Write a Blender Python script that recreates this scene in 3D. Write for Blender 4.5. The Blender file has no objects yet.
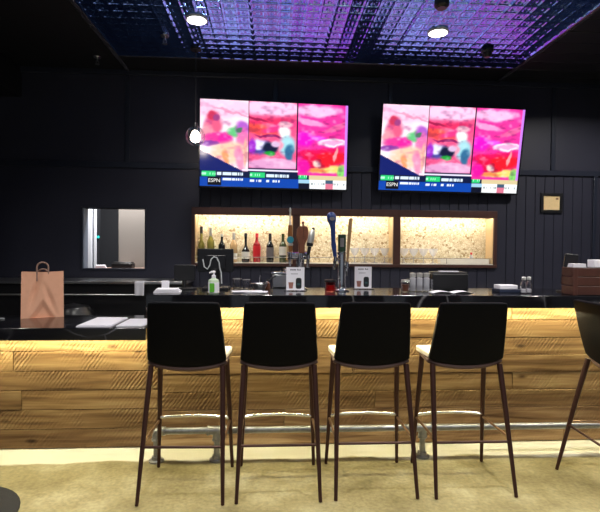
import bpy, math, random
from mathutils import Matrix, Vector
R = math.radians
scene = bpy.context.scene
col = scene.collection
rnd = random.Random(7)

# ------------------------------------------------------------------ helpers
class MB:
    """collects shapes; build() links them as ONE mesh object"""
    def __init__(s): s.v = []; s.f = []; s.c = {}
    def add(s, vs, fs):
        n = len(s.v); s.v += [tuple(v) for v in vs]
        s.f += [tuple(i + n for i in f) for f in fs]; return s
    def box(s, x0, x1, y0, y1, z0, z1):
        return s.add([(x0,y0,z0),(x1,y0,z0),(x1,y1,z0),(x0,y1,z0),(x0,y0,z1),(x1,y0,z1),(x1,y1,z1),(x0,y1,z1)],
                     [(0,3,2,1),(4,5,6,7),(0,1,5,4),(1,2,6,5),(2,3,7,6),(3,0,4,7)])
    def tube(s, pts, r, n=12, cap=True, flat=None):
        """flat: (a, b) scales of the section along its two axes"""
        pts = [Vector(p) for p in pts]; m = len(pts)
        rs = r if isinstance(r, (list, tuple)) else [r] * m
        fx, fy = flat or (1, 1)
        rings = []; prev = None
        for i, p in enumerate(pts):
            t = (pts[min(i+1, m-1)] - pts[max(i-1, 0)]).normalized()
            if prev is None:
                up = Vector((0,0,1)) if abs(t.z) < .9 else Vector((0,1,0))
                a = t.cross(up).normalized()
            else:
                a = (prev - t * prev.dot(t)).normalized()
            b = t.cross(a); prev = a
            rings.append([p + (a*math.cos(2*math.pi*k/n)*fx + b*math.sin(2*math.pi*k/n)*fy) * rs[i] for k in range(n)])
        vs = [v for ring in rings for v in ring]; fs = []
        for i in range(m-1):
            for k in range(n):
                fs.append((i*n+k, i*n+(k+1) % n, (i+1)*n+(k+1) % n, (i+1)*n+k))
        if cap: fs += [tuple(range(n))[::-1], tuple((m-1)*n+k for k in range(n))]
        return s.add(vs, fs)
    def lathe(s, prof, n=24, c=(0,0,0), sx=1, sy=1):
        """prof: (radius, z) list; radius 0 ends close to a point"""
        vs = []; idx = []
        for r_, z in prof:
            if r_ < 1e-6:
                idx.append([len(vs)]); vs.append((c[0], c[1], c[2]+z))
            else:
                idx.append(list(range(len(vs), len(vs)+n)))
                vs += [(c[0]+r_*sx*math.cos(2*math.pi*k/n), c[1]+r_*sy*math.sin(2*math.pi*k/n), c[2]+z) for k in range(n)]
        fs = []
        for a, b in zip(idx, idx[1:]):
            for k in range(n):
                k2 = (k+1) % n
                if len(a) == 1 and len(b) == 1: continue
                if len(a) == 1: fs.append((a[0], b[k2], b[k]))
                elif len(b) == 1: fs.append((a[k], a[k2], b[0]))
                else: fs.append((a[k], a[k2], b[k2], b[k]))
        return s.add(vs, fs)
    def prism(s, poly, y0, y1):
        """polygon in (x, z), counter-clockwise seen from -y, extruded along y"""
        n = len(poly)
        vs = [(x, y0, z) for x, z in poly] + [(x, y1, z) for x, z in poly]
        fs = [tuple(range(n)), tuple(range(2*n-1, n-1, -1))]
        fs += [((i+1) % n, i, i+n, (i+1) % n+n) for i in range(n)]
        return s.add(vs, fs)
    def zprism(s, poly, z0, z1):
        n = len(poly)
        vs = [(x, y, z0) for x, y in poly] + [(x, y, z1) for x, y in poly]
        fs = [tuple(range(n))[::-1], tuple(range(n, 2*n))]
        fs += [(i, (i+1) % n, (i+1) % n+n, i+n) for i in range(n)]
        return s.add(vs, fs)
    def sheet(s, fn, nu, nv):
        """open grid surface fn(u, v), u, v in 0..1"""
        vs = [fn(i/nu, j/nv) for j in range(nv+1) for i in range(nu+1)]
        w = nu+1
        return s.add(vs, [(j*w+i, j*w+i+1, (j+1)*w+i+1, (j+1)*w+i) for j in range(nv) for i in range(nu)])
    def shell(s, f0, f1, nu, nv):
        """closed slab between the surfaces f0 (outer) and f1 (inner)"""
        w = nu+1; n = w*(nv+1)
        vs = [f0(i/nu, j/nv) for j in range(nv+1) for i in range(w)] + [f1(i/nu, j/nv) for j in range(nv+1) for i in range(w)]
        fs = []
        for j in range(nv):
            for i in range(nu):
                q = (j*w+i, j*w+i+1, (j+1)*w+i+1, (j+1)*w+i)
                fs += [q, tuple(k+n for k in q[::-1])]
        for i in range(nu):
            fs.append((i+1, i, i+n, i+1+n)); a = nv*w+i; fs.append((a, a+1, a+1+n, a+n))
        for j in range(nv):
            a = j*w; fs.append((a, a+w, a+w+n, a+n)); a = j*w+nu; fs.append((a+w, a, a+n, a+w+n))
        return s.add(vs, fs)
    def xf(s, M):
        s.v = [tuple(M @ Vector(v)) for v in s.v]; return s
    def build(s, name, mat, parent=None, bevel=0, smooth=True, angle=38, seg=2):
        me = bpy.data.meshes.new(name); me.from_pydata(s.v, [], s.f); me.validate(); me.update()
        import bmesh
        bm = bmesh.new(); bm.from_mesh(me); bmesh.ops.recalc_face_normals(bm, faces=bm.faces[:]); bm.to_mesh(me); bm.free()
        if smooth:
            for p in me.polygons: p.use_smooth = True
            me.set_sharp_from_angle(angle=R(angle))
        o = bpy.data.objects.new(name, me); col.objects.link(o)
        if mat: me.materials.append(mat)
        if parent: o.parent = parent
        if bevel:
            b = o.modifiers.new('bevel', 'BEVEL'); b.width = bevel; b.segments = seg; b.limit_method = 'ANGLE'; b.angle_limit = R(40)
        return o

def rbox(x0, x1, z0, z1, r, n=5):
    """rounded rectangle outline in x, z"""
    p = []
    for cx, cz, a0 in ((x1-r, z1-r, 0), (x0+r, z1-r, 90), (x0+r, z0+r, 180), (x1-r, z0+r, 270)):
        for k in range(n+1):
            a = R(a0 + 90*k/n); p.append((cx+r*math.cos(a), cz+r*math.sin(a)))
    return p

def tag(o, label=None, cat=None, group=None, kind=None):
    if label: o['label'] = label
    if cat: o['category'] = cat
    if group: o['group'] = group
    if kind: o['kind'] = kind
    return o
def thing(name, label, cat, loc=(0,0,0), rz=0, group=None):
    o = bpy.data.objects.new(name, None); col.objects.link(o); o.empty_display_size = .05
    o.location = loc; o.rotation_euler = (0, 0, rz)
    return tag(o, label, cat, group)
def struct(name, mb, mat, **k): return tag(mb.build(name, mat, **k), kind='structure')
def copy_tree(o, parent=None):
    c = o.copy(); col.objects.link(c)
    if parent: c.parent = parent
    for ch in list(o.children): copy_tree(ch, c)
    return c

# ------------------------------------------------------------------ materials
def srgb(r, g, b):
    f = lambda c: (c/12.92 if c <= .04045 else ((c+.055)/1.055)**2.4)
    return (f(r/255), f(g/255), f(b/255), 1)
def mat(name, color, rough=.5, metal=0, spec=.5, emit=None, strength=0, noise=0, nscale=20, bump=0, bscale=60, coat=0):
    m = bpy.data.materials.new(name); m.use_nodes = True; nt = m.node_tree
    b = nt.nodes['Principled BSDF']; L = nt.links.new
    c = color if len(color) == 4 else (*color, 1)
    b.inputs['Base Color'].default_value = c
    b.inputs['Roughness'].default_value = rough; b.inputs['Metallic'].default_value = metal
    b.inputs['Specular IOR Level'].default_value = spec; b.inputs['Coat Weight'].default_value = coat
    if emit: b.inputs['Emission Color'].default_value = (*emit[:3], 1); b.inputs['Emission Strength'].default_value = strength
    if noise or bump:
        tc = nt.nodes.new('ShaderNodeTexCoord')
    if noise:
        n = nt.nodes.new('ShaderNodeTexNoise'); n.inputs['Scale'].default_value = nscale; n.inputs['Detail'].default_value = 4
        L(tc.outputs['Object'], n.inputs['Vector'])
        mx = nt.nodes.new('ShaderNodeMix'); mx.data_type = 'RGBA'
        mx.inputs[6].default_value = tuple(x*(1-noise) for x in c[:3])+(1,); mx.inputs[7].default_value = tuple(min(1, x*(1+noise)) for x in c[:3])+(1,)
        L(n.outputs['Fac'], mx.inputs[0]); L(mx.outputs[2], b.inputs['Base Color'])
    if bump:
        n2 = nt.nodes.new('ShaderNodeTexNoise'); n2.inputs['Scale'].default_value = bscale
        L(tc.outputs['Object'], n2.inputs['Vector'])
        bp = nt.nodes.new('ShaderNodeBump'); bp.inputs['Strength'].default_value = bump; bp.inputs['Distance'].default_value = .01
        L(n2.outputs['Fac'], bp.inputs['Height']); L(bp.outputs['Normal'], b.inputs['Normal'])
    return m
def crystal(name):
    m = thin_glass(name, (1, 1, 1), 1); nt = m.node_tree; N, L = nt.nodes.new, nt.links.new
    out = [n for n in nt.nodes if n.type == 'OUTPUT_MATERIAL'][0]; src = out.inputs[0].links[0].from_socket
    d = N('ShaderNodeBsdfDiffuse'); d.inputs[0].default_value = (.95, .95, .97, 1); mx = N('ShaderNodeMixShader'); mx.inputs[0].default_value = .38  # white diffuse mixed in, standing in for LED reflections on the glass
    L(src, mx.inputs[1]); L(d.outputs[0], mx.inputs[2]); L(mx.outputs[0], out.inputs[0]); return m
def thin_glass(name, tint=(1,1,1), gloss=1.0):
    m = bpy.data.materials.new(name); m.use_nodes = True; nt = m.node_tree; nt.nodes.clear(); L = nt.links.new
    out = nt.nodes.new('ShaderNodeOutputMaterial'); t = nt.nodes.new('ShaderNodeBsdfTransparent'); g = nt.nodes.new('ShaderNodeBsdfGlossy')
    t.inputs['Color'].default_value = (*tint, 1); g.inputs['Roughness'].default_value = .03
    lw = nt.nodes.new('ShaderNodeLayerWeight'); lw.inputs['Blend'].default_value = .35
    mp = nt.nodes.new('ShaderNodeMath'); mp.operation = 'MULTIPLY'; mp.inputs[1].default_value = gloss
    mx = nt.nodes.new('ShaderNodeMixShader')
    L(lw.outputs['Facing'], mp.inputs[0]); L(mp.outputs[0], mx.inputs[0]); L(t.outputs[0], mx.inputs[1]); L(g.outputs[0], mx.inputs[2]); L(mx.outputs[0], out.inputs[0])
    return m
def nodes(m): return m.node_tree, m.node_tree.nodes['Principled BSDF'], m.node_tree.links.new, m.node_tree.nodes.new
def ramp(N, stops):
    r = N('ShaderNodeValToRGB'); e = r.color_ramp.elements
    while len(e) > 1: e.remove(e[0])
    e[0].position, e[0].color = stops[0]
    for p, c in stops[1:]:
        x = e.new(p); x.color = c
    return r

M = {}
M['wall'] = mat('navy black wall paint', (.028, .029, .047), .5, spec=.35, noise=.15, nscale=3)
M['trim'] = mat('black trim paint', (.022, .026, .042), .28, spec=.5)
M['black'] = mat('black plastic', (.008, .008, .01), .4)
M['blackmetal'] = mat('black metal', (.012, .012, .015), .35, metal=.3)
M['leather'] = mat('black leather', (.0014, .0018, .0036), .55, spec=.1, bump=.1, bscale=400)
M['cream'] = mat('cream leather', srgb(226, 218, 200), .5, bump=.1, bscale=400)
M['bronze'] = mat('dark bronze metal', (.055, .024, .02), .34, metal=.55)
M['piping'] = mat('brown frame rim', (.085, .042, .038), .5)
M['chrome'] = mat('chrome', (.8, .8, .82), .12, metal=1)
M['steel'] = mat('brushed steel', (.5, .5, .52), .3, metal=1, noise=.1, nscale=80)
M['litrung'] = mat('bronze rung with led light in colour', (.42, .28, .19), .28, metal=.9)  # side rungs paler than the rear one, LED light put into their colour
M['litfootrest'] = mat('footrest metal with led light in colour', (.85, .83, .78), .2, metal=1)  # footrest brightened, under-counter LED light put into its metal colour
M['galv'] = mat('galvanised pipe', (.30, .31, .33), .38, metal=.85, noise=.35, nscale=30)
M['glass'] = thin_glass('clear glass')
M['crystal'] = crystal('crystal with whitened sheen')
M['globeglass'] = thin_glass('globe glass', (1, 1, 1), .8)
M['glassred'] = thin_glass('red glass', (.92, .5, .5), .7)
M['white'] = mat('white card', srgb(232, 230, 240), .6)
M['paper'] = mat('white paper', srgb(228, 226, 236), .7)
M['ink'] = mat('printed grey ink', srgb(90, 88, 104), .7)
M['darkink'] = mat('printed dark picture', srgb(22, 28, 34), .7)
M['pinkink'] = mat('printed drink picture', srgb(150, 100, 92), .7)
M['tealink'] = mat('printed teal picture', srgb(40, 75, 80), .7)
M['kraft'] = mat('kraft paper', srgb(222, 168, 140), .85, spec=.15, noise=.08, nscale=25)
M['kraftdark'] = mat('twisted kraft cord', srgb(150, 120, 108), .85)
M['framewood'] = mat('walnut stained frame', (.07, .027, .021), .45, noise=.3, nscale=14)
M['crate'] = None
M['walnutcrate'] = mat('walnut crate wood', (.06, .021, .016), .45, noise=.4, nscale=9)
M['carpet'] = mat('speckled dark rug', (.025, .025, .028), .95, noise=.9, nscale=260, bump=1, bscale=300)
M['blue'] = mat('blue enamel', (.010, .035, .17), .3, coat=.5)
M['orange'] = mat('amber lacquer', (.20, .075, .02), .35)
M['tapbrown'] = mat('brown turned wood', (.14, .045, .022), .45, noise=.3, nscale=30)
M['tapwood'] = mat('pale oiled wood', (.24, .14, .065), .5, noise=.3, nscale=40)
M['teal'] = mat('teal badge', (.02, .2, .28), .4)
M['green'] = mat('lime green label', (.1, .42, .03), .5)
M['palegreen'] = mat('pale clear plastic', srgb(196, 214, 190), .3)
M['jarwhite'] = mat('milky plastic', srgb(178, 176, 184), .25)
M['tapgreen'] = mat('dark green tap panel', (.01, .035, .018), .35)
M['navybox'] = mat('navy blue box', (.012, .02, .05), .5)
M['pinkfill'] = mat('rosy filling', (.42, .085, .09), .4)
M['gold'] = mat('cream gold certificate', srgb(236, 206, 152), .6, noise=.1, nscale=60)
M['pinkledge'] = mat('pinkish ledge', srgb(176, 146, 134), .5)
M['fridge'] = mat('beige steel', (.55, .5, .45), .38, metal=.6)
M['whitepaint'] = mat('white casing paint', srgb(226, 230, 238), .4)
M['bluegrey'] = mat('blue grey casing', srgb(120, 132, 150), .5)
M['tealled'] = mat('teal indicator', (0, .1, .1), .4, emit=(.05, .8, .75), strength=1.0)
M['kitchen'] = mat('dark kitchen wall', (.02, .022, .028), .6)
M['lampwhite'] = mat('downlight lens', (.9, .9, .9), .4, emit=(1, .97, .93), strength=14)
M['lamptrim'] = mat('downlight trim', (.7, .7, .72), .4)
M['bulb'] = mat('glowing bulb', (1, .9, .8), .4, emit=(1, .86, .72), strength=30)
M['edge'] = mat('dark satin edge moulding', (.05, .052, .07), .25, spec=.6)
M['ledwarm'] = mat('warm led tape', (1, .8, .4), .5, emit=(1, .90, .54), strength=125)
M['ledniche'] = mat('niche led tape', (1, .9, .7), .5, emit=(1, .90, .73), strength=78)
M['blackceil'] = mat('black ceiling board', (.011, .011, .014), .42, spec=.4)
M['linerwood'] = mat('niche lining', srgb(205, 180, 140), .55)
M['acrylic'] = thin_glass('clear acrylic', (.96, .97, .97), .9)
M['whiteacrylic'] = mat('frosted acrylic', srgb(236, 232, 222), .3)
M['redlabel'] = mat('red label', (.62, .02, .03), .4)
M['whitelabel'] = mat('white bottle label', srgb(232, 230, 222), .6)
M['greylabel'] = mat('grey bottle label', srgb(104, 100, 104), .5)
M['bottledark'] = mat('near black bottle glass', (.006, .007, .008), .08, coat=.5)
M['bottlegreen'] = mat('green bottle glass', (.025, .04, .008), .08, coat=.5)
M['bottleolive'] = mat('yellow green bottle glass', (.22, .2, .04), .08, coat=.5)
M['bottlepale'] = mat('amber pale bottle glass', (.6, .4, .2), .08, coat=.5)
M['bottlered'] = mat('red liquor glass', (.32, .01, .015), .08, coat=.5)
M['foil'] = mat('silver foil cap', (.75, .74, .72), .3, metal=.7)
M['cork'] = mat('black cap', (.01, .01, .012), .4)
M['screen_off'] = mat('dark glossy monitor back', (.008, .008, .01), .3)
M['cablewhite'] = mat('grey white cable', srgb(190, 194, 198), .5)
M['cableblue'] = mat('blue cable', (.03, .08, .4), .4)

def saw_wood():
    m = mat('rough sawn reclaimed wood', (.3, .17, .08), .72, spec=.2); nt, b, L, N = nodes(m)
    tc = N('ShaderNodeTexCoord'); at = N('ShaderNodeAttribute'); at.attribute_name = 'plank'
    sep = N('ShaderNodeSeparateColor'); L(at.outputs['Color'], sep.inputs[0])
    off = N('ShaderNodeVectorMath'); off.operation = 'SCALE'; L(at.outputs['Color'], off.inputs[0]); off.inputs['Scale'].default_value = 37
    pos = N('ShaderNodeVectorMath'); L(tc.outputs['Object'], pos.inputs[0]); L(off.outputs[0], pos.inputs[1])
    mp = N('ShaderNodeMapping'); mp.inputs['Scale'].default_value = (1.6, 20, 26); L(pos.outputs[0], mp.inputs[0])
    gr = N('ShaderNodeTexNoise'); gr.inputs['Scale'].default_value = 1; gr.inputs['Detail'].default_value = 6; gr.inputs['Distortion'].default_value = .6; L(mp.outputs[0], gr.inputs['Vector'])
    rp = ramp(N, [(.26, (.12, .065, .028, 1)), (.5, (.31, .20, .10, 1)), (.74, (.49, .36, .20, 1))]); L(gr.outputs['Fac'], rp.inputs[0])
    # each board's own tone
    tint = N('ShaderNodeMix'); tint.data_type = 'RGBA'; tint.blend_type = 'MULTIPLY'; tint.inputs[0].default_value = 1
    tr = ramp(N, [(0, (.52, .46, .41, 1)), (.5, (.8, .75, .68, 1)), (1, (1.0, .97, .9, 1))]); L(sep.outputs[0], tr.inputs[0])
    L(rp.outputs[0], tint.inputs[6]); L(tr.outputs[0], tint.inputs[7])
    # knots
    mk = N('ShaderNodeMapping'); mk.inputs['Scale'].default_value = (2.6, 1, 6.5); L(pos.outputs[0], mk.inputs[0])
    vk = N('ShaderNodeTexVoronoi'); vk.inputs['Scale'].default_value = 1; L(mk.outputs[0], vk.inputs['Vector'])
    kr = ramp(N, [(.04, (.25, .2, .16, 1)), (.13, (1, 1, 1, 1))]); L(vk.outputs['Distance'], kr.inputs[0])
    kn = N('ShaderNodeMix'); kn.data_type = 'RGBA'; kn.blend_type = 'MULTIPLY'; kn.inputs[0].default_value = 1
    L(tint.outputs[2], kn.inputs[6]); L(kr.outputs[0], kn.inputs[7])
    L(kn.outputs[2], b.inputs['Base Color'])
    # diagonal saw kerfs
    mw = N('ShaderNodeMapping'); mw.inputs['Rotation'].default_value = (0, R(-36), 0); L(pos.outputs[0], mw.inputs[0])
    wv = N('ShaderNodeTexWave'); wv.bands_direction = 'X'; wv.inputs['Scale'].default_value = 15; wv.inputs['Distortion'].default_value = 2.2; wv.inputs['Detail'].default_value = 3; wv.inputs['Detail Scale'].default_value = 2
    L(mw.outputs[0], wv.inputs['Vector'])
    pn = N('ShaderNodeTexNoise'); pn.inputs['Scale'].default_value = 3.2; L(pos.outputs[0], pn.inputs['Vector'])
    pr = ramp(N, [(.42, (0, 0, 0, 1)), (.58, (1, 1, 1, 1))]); L(pn.outputs['Fac'], pr.inputs[0])
    mm = N('ShaderNodeMath'); mm.operation = 'MULTIPLY'; L(wv.outputs['Fac'], mm.inputs[0]); L(pr.outputs[0], mm.inputs[1])
    m2 = N('ShaderNodeMath'); m2.operation = 'MULTIPLY'; L(mm.outputs[0], m2.inputs[0]); L(sep.outputs[1], m2.inputs[1])
    m3 = N('ShaderNodeMath'); m3.operation = 'MULTIPLY_ADD'; L(gr.outputs['Fac'], m3.inputs[0]); m3.inputs[1].default_value = .55; L(m2.outputs[0], m3.inputs[2])
    bp = N('ShaderNodeBump'); bp.inputs['Strength'].default_value = 1; bp.inputs['Distance'].default_value = .0065
    L(m3.outputs[0], bp.inputs['Height']); L(bp.outputs['Normal'], b.inputs['Normal'])
    return m
M['saw'] = saw_wood()

def marble():
    m = mat('black veined stone', (.006, .006, .008), .12, spec=1.0); nt, b, L, N = nodes(m)
    tc = N('ShaderNodeTexCoord')
    n = N('ShaderNodeTexNoise'); n.inputs['Scale'].default_value = 2.2; n.inputs['Detail'].default_value = 5; L(tc.outputs['Object'], n.inputs['Vector'])
    mx = N('ShaderNodeMix'); mx.data_type = 'RGBA'; mx.inputs[0].default_value = .16; L(tc.outputs['Object'], mx.inputs[6]); L(n.outputs['Color'], mx.inputs[7])
    v = N('ShaderNodeTexVoronoi'); v.feature = 'DISTANCE_TO_EDGE'; v.inputs['Scale'].default_value = 3.1; L(mx.outputs[2], v.inputs['Vector'])
    r = ramp(N, [(0, (.14, .14, .16, 1)), (.012, (.05, .05, .06, 1)), (.03, (.006, .006, .008, 1))]); L(v.outputs['Distance'], r.inputs[0])
    n2 = N('ShaderNodeTexNoise'); n2.inputs['Scale'].default_value = 1.7; L(tc.outputs['Object'], n2.inputs['Vector'])
    r2 = ramp(N, [(.48, (0, 0, 0, 1)), (.62, (1, 1, 1, 1))]); L(n2.outputs['Fac'], r2.inputs[0])
    m2 = N('ShaderNodeMix'); m2.data_type = 'RGBA'; m2.inputs[6].default_value = (.006, .006, .008, 1); L(r2.outputs[0], m2.inputs[0]); L(r.outputs[0], m2.inputs[7])
    L(m2.outputs[2], b.inputs['Base Color'])
    return m
M['marble'] = marble()

def concrete():
    m = mat('tan stained concrete', (.4, .33, .18), .42, spec=.4); nt, b, L, N = nodes(m)
    tc = N('ShaderNodeTexCoord')
    n = N('ShaderNodeTexNoise'); n.inputs['Scale'].default_value = 2.4; n.inputs['Detail'].default_value = 8; n.inputs['Roughness'].default_value = .62; L(tc.outputs['Object'], n.inputs['Vector'])
    r = ramp(N, [(.3, (.155, .128, .056, 1)), (.5, (.275, .236, .12, 1)), (.7, (.43, .39, .24, 1))]); L(n.outputs['Fac'], r.inputs[0])
    n3 = N('ShaderNodeTexNoise'); n3.inputs['Scale'].default_value = 45; n3.inputs['Detail'].default_value = 3; L(tc.outputs['Object'], n3.inputs['Vector'])
    r3 = ramp(N, [(.3, (.78, .78, .78, 1)), (.7, (1.14, 1.14, 1.14, 1))]); L(n3.outputs['Fac'], r3.inputs[0])
    mu = N('ShaderNodeMix'); mu.data_type = 'RGBA'; mu.blend_type = 'MULTIPLY'; mu.inputs[0].default_value = 1; L(r.outputs[0], mu.inputs[6]); L(r3.outputs[0], mu.inputs[7])
    # unstained pale strip along the foot of the bar, with a ragged edge
    sx = N('ShaderNodeSeparateXYZ'); L(tc.outputs['Object'], sx.inputs[0])
    mp = N('ShaderNodeMapping'); mp.inputs['Scale'].default_value = (1.6, 3, 1); L(tc.outputs['Object'], mp.inputs[0])
    n2 = N('ShaderNodeTexNoise'); n2.inputs['Scale'].default_value = 1.6; n2.inputs['Detail'].default_value = 3; L(mp.outputs[0], n2.inputs['Vector'])
    ad = N('ShaderNodeMath'); ad.operation = 'MULTIPLY_ADD'; L(n2.outputs['Fac'], ad.inputs[0]); ad.inputs[1].default_value = .22; L(sx.outputs['Y'], ad.inputs[2])
    br = N('ShaderNodeMapRange'); br.inputs['From Min'].default_value = 3.155; br.inputs['From Max'].default_value = 3.185; L(ad.outputs[0], br.inputs[0])
    mx = N('ShaderNodeMix'); mx.data_type = 'RGBA'; L(br.outputs[0], mx.inputs[0]); L(mu.outputs[2], mx.inputs[6]); mx.inputs[7].default_value = (.66, .635, .50, 1)
    L(mx.outputs[2], b.inputs['Base Color'])
    bp = N('ShaderNodeBump'); bp.inputs['Strength'].default_value = .25; bp.inputs['Distance'].default_value = .004; L(n3.outputs['Fac'], bp.inputs['Height']); L(bp.outputs['Normal'], b.inputs['Normal'])
    return m
M['floor'] = concrete()

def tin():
    m = mat('embossed tin with reflection blue', (.19, .40, 1.0), .17, metal=1); return m  # blue put into the metal to colour the reflected screens
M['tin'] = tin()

def mosaic():
    m = mat('pebble mosaic', (.7, .6, .4), .5); nt, b, L, N = nodes(m)
    tc = N('ShaderNodeTexCoord')
    v = N('ShaderNodeTexVoronoi'); v.inputs['Scale'].default_value = 52; L(tc.outputs['Object'], v.inputs['Vector'])
    sp = N('ShaderNodeSeparateColor'); L(v.outputs['Color'], sp.inputs[0])
    r = ramp(N, [(0, (.34, .24, .12, 1)), (.05, (.42, .32, .18, 1)), (.09, (.62, .53, .36, 1)), (.5, (.72, .64, .46, 1)), (1, (.82, .77, .62, 1))]); L(sp.outputs[0], r.inputs[0])
    v2 = N('ShaderNodeTexVoronoi'); v2.feature = 'DISTANCE_TO_EDGE'; v2.inputs['Scale'].default_value = 52; L(tc.outputs['Object'], v2.inputs['Vector'])
    r2 = ramp(N, [(0, (.6, .54, .42, 1)), (.09, (1, 1, 1, 1))]); L(v2.outputs['Distance'], r2.inputs[0])
    mu = N('ShaderNodeMix'); mu.data_type = 'RGBA'; mu.blend_type = 'MULTIPLY'; mu.inputs[0].default_value = 1; L(r.outputs[0], mu.inputs[6]); L(r2.outputs[0], mu.inputs[7])
    L(mu.outputs[2], b.inputs['Base Color'])
    bp = N('ShaderNodeBump'); bp.inputs['Strength'].default_value = .6; bp.inputs['Distance'].default_value = .006; L(v2.outputs['Distance'], bp.inputs['Height']); L(bp.outputs['Normal'], b.inputs['Normal'])
    return m
M['mosaic'] = mosaic()

# ------------------------------------------------------------------ camera
H = 1.365
cam = bpy.data.cameras.new('camera'); co = bpy.data.objects.new('camera', cam); col.objects.link(co)
cam.sensor_width = 36; cam.sensor_fit = 'HORIZONTAL'; cam.lens = 480/600*36; cam.clip_start = .05
co.matrix_world = Matrix.Translation((0, 0, H)) @ (Matrix.Rotation(-.0604990, 4, 'Z') @ Matrix.Rotation(math.pi/2-.0182035, 4, 'X') @ Matrix.Rotation(.009, 4, 'Z'))
scene.camera = co

# ------------------------------------------------------------------ room shell
XL, XR, YW, YB, CZ = -3.2, 3.45, 4.85, -2.2, 3.09
struct('floor', MB().box(XL, XR, YB, YW, -.1, 0), M['floor'], smooth=False)

# tin ceiling: embossed eight-inch tiles, real relief
T = .2033/2
X0, X1t, Y0t, Y1t = -1.38, 2.28, 1.19, 4.44
def tin_h(x, y):
    u = (x-X0)/T % 1; v = (y-Y1t)/T % 1
    a, b_ = 2*u-1, 2*v-1; r = math.hypot(a, b_)
    e = min(u, 1-u, v, 1-v)
    d = 0
    U = (x-X0)/(6*T) % 1; big = min(U, 1-U)*6
    if big < .09: d = -.006*math.cos(big/.09*math.pi/2)
    elif e < .07: d = -.0015*math.cos(e/.07*math.pi/2)
    else:
        q = (e-.07)/.43
        d = .0105*min(1, q*3) * (.62 + .38*math.cos(r*2.2*math.pi)) + .003*math.cos(4*math.atan2(b_, a))*min(1, r)*min(1, q*3)
    return CZ - .012 + d
nx = round((X1t-X0)/T*10); ny = round((Y1t-Y0t)/T*8)
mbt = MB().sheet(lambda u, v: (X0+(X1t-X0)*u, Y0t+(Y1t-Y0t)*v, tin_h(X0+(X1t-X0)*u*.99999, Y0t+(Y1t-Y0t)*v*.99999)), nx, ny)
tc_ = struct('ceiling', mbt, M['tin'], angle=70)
struct('ceiling_slab', MB().box(XL, XR, YB, YW+.1, CZ+.02, CZ+.12), M['blackceil'], smooth=False)
mb = MB()
mb.box(XL, X0-.03, YB, YW, CZ, CZ+.02); mb.box(X0-.03, X1t+.03, YB, Y0t, CZ, CZ+.02); mb.box(X0-.03, X1t+.03, Y1t, YW, CZ, CZ+.02)
y = YB
while y < YW:                                   # grooved boards right of the tin
    mb.box(X1t+.03, XR, y, min(y+.196, YW), CZ-.004, CZ+.02); y += .203
struct('ceiling_border', mb, M['blackceil'], bevel=.003)
mb = MB()
for x0, x1 in ((X0-.045, X0-.005), (X1t+.002, X1t+.04)): mb.box(x0, x1, YB, YW-.03, CZ-.022, CZ+.0)
mb.box(X0-.045, X1t+.04, Y1t, Y1t+.03, CZ-.016, CZ)
struct('trim_1', mb, M['edge'], bevel=.008)
struct('soffit', MB().box(XL, -2.43, YB, YW, 2.8, CZ), M['blackceil'], bevel=.004)

# back wall with openings (grooved boards below the rail)
WZ = 2.16
WX = (-1.85, -1.25); WWZ = (1.138, 1.732)      # pass-through
NX = (-.79, 2.33); NZ = (1.168, 1.755)         # niche
mb = MB()
def wall_cell(x0, x1, z0, z1, groove):
    if not groove:
        mb.add([(x0, YW, z0), (x1, YW, z0), (x1, YW, z1), (x0, YW, z1)], [(0, 1, 2, 3)]); return
    p = .1015; xs = [(x0, 0)]
    k = math.ceil((x0+.006)/p)
    while k*p < x1-.006:
        g = k*p; xs += [(g-.005, 0), (g-.001, .008), (g+.001, .008), (g+.005, 0)]; k += 1
    xs.append((x1, 0))
    for (a, da), (b_, db) in zip(xs, xs[1:]):
        mb.add([(a, YW+da, z0), (b_, YW+db, z0), (b_, YW+db, z1), (a, YW+da, z1)], [(0, 1, 2, 3)])
gx = [XL, WX[0], WX[1], NX[0], NX[1], XR]; gz = [0, WWZ[0], NZ[0], WWZ[1], NZ[1], WZ, CZ+.02]
for i in range(len(gx)-1):
    for j in range(len(gz)-1):
        cx, cz = (gx[i]+gx[i+1])/2, (gz[j]+gz[j+1])/2
        if WX[0] < cx < WX[1] and WWZ[0] < cz < WWZ[1]: continue
        if NX[0] < cx < NX[1] and NZ[0] < cz < NZ[1]: continue
        wall_cell(gx[i], gx[i+1], gz[j], gz[j+1], cz < WZ and gx[i] >= NX[0])
x0, x1 = WX; z0, z1 = WWZ; d = .12
mb.add([(x0,YW,z0),(x0,YW+d,z0),(x0,YW+d,z1),(x0,YW,z1),(x1,YW,z0),(x1,YW+d,z0),(x1,YW+d,z1),(x1,YW,z1)], [(0,1,2,3),(4,7,6,5),(3,2,6,7),(0,4,5,1)])
struct('wall_back', mb, M['wall'], smooth=False)
struct('wall_left', MB().box(XL-.1, XL, YB, YW+.1, 0, CZ), M['wall'], smooth=False)
struct('wall_right', MB().box(XR, XR+.1, YB, YW+.1, 0, CZ), M['wall'], smooth=False)
mb = MB(); mb.box(XL, XR, YW-.018, YW+.001, WZ-.028, WZ+.028); struct('trim_2', mb, M['trim'], bevel=.004)
mb = MB()
for x in (-1.42, .03, 1.2, 2.92): mb.box(x-.022, x+.022, YW-.014, YW+.001, WZ+.028, 3.05)
struct('trim_3', mb, M['trim'], bevel=.003)
struct('trim_4', MB().box(XL, XR, YW-.03, YW+.001, 3.04, CZ), M['trim'], bevel=.006)
struct('trim_5', MB().box(3.36, 3.40, YW-.02, YW+.001, 0, WZ-.028), M['trim'], bevel=.004)
struct('baseboard_back', MB().box(XL, XR, YW-.015, YW+.001, 0, .12), M['trim'], bevel=.004)
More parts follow.
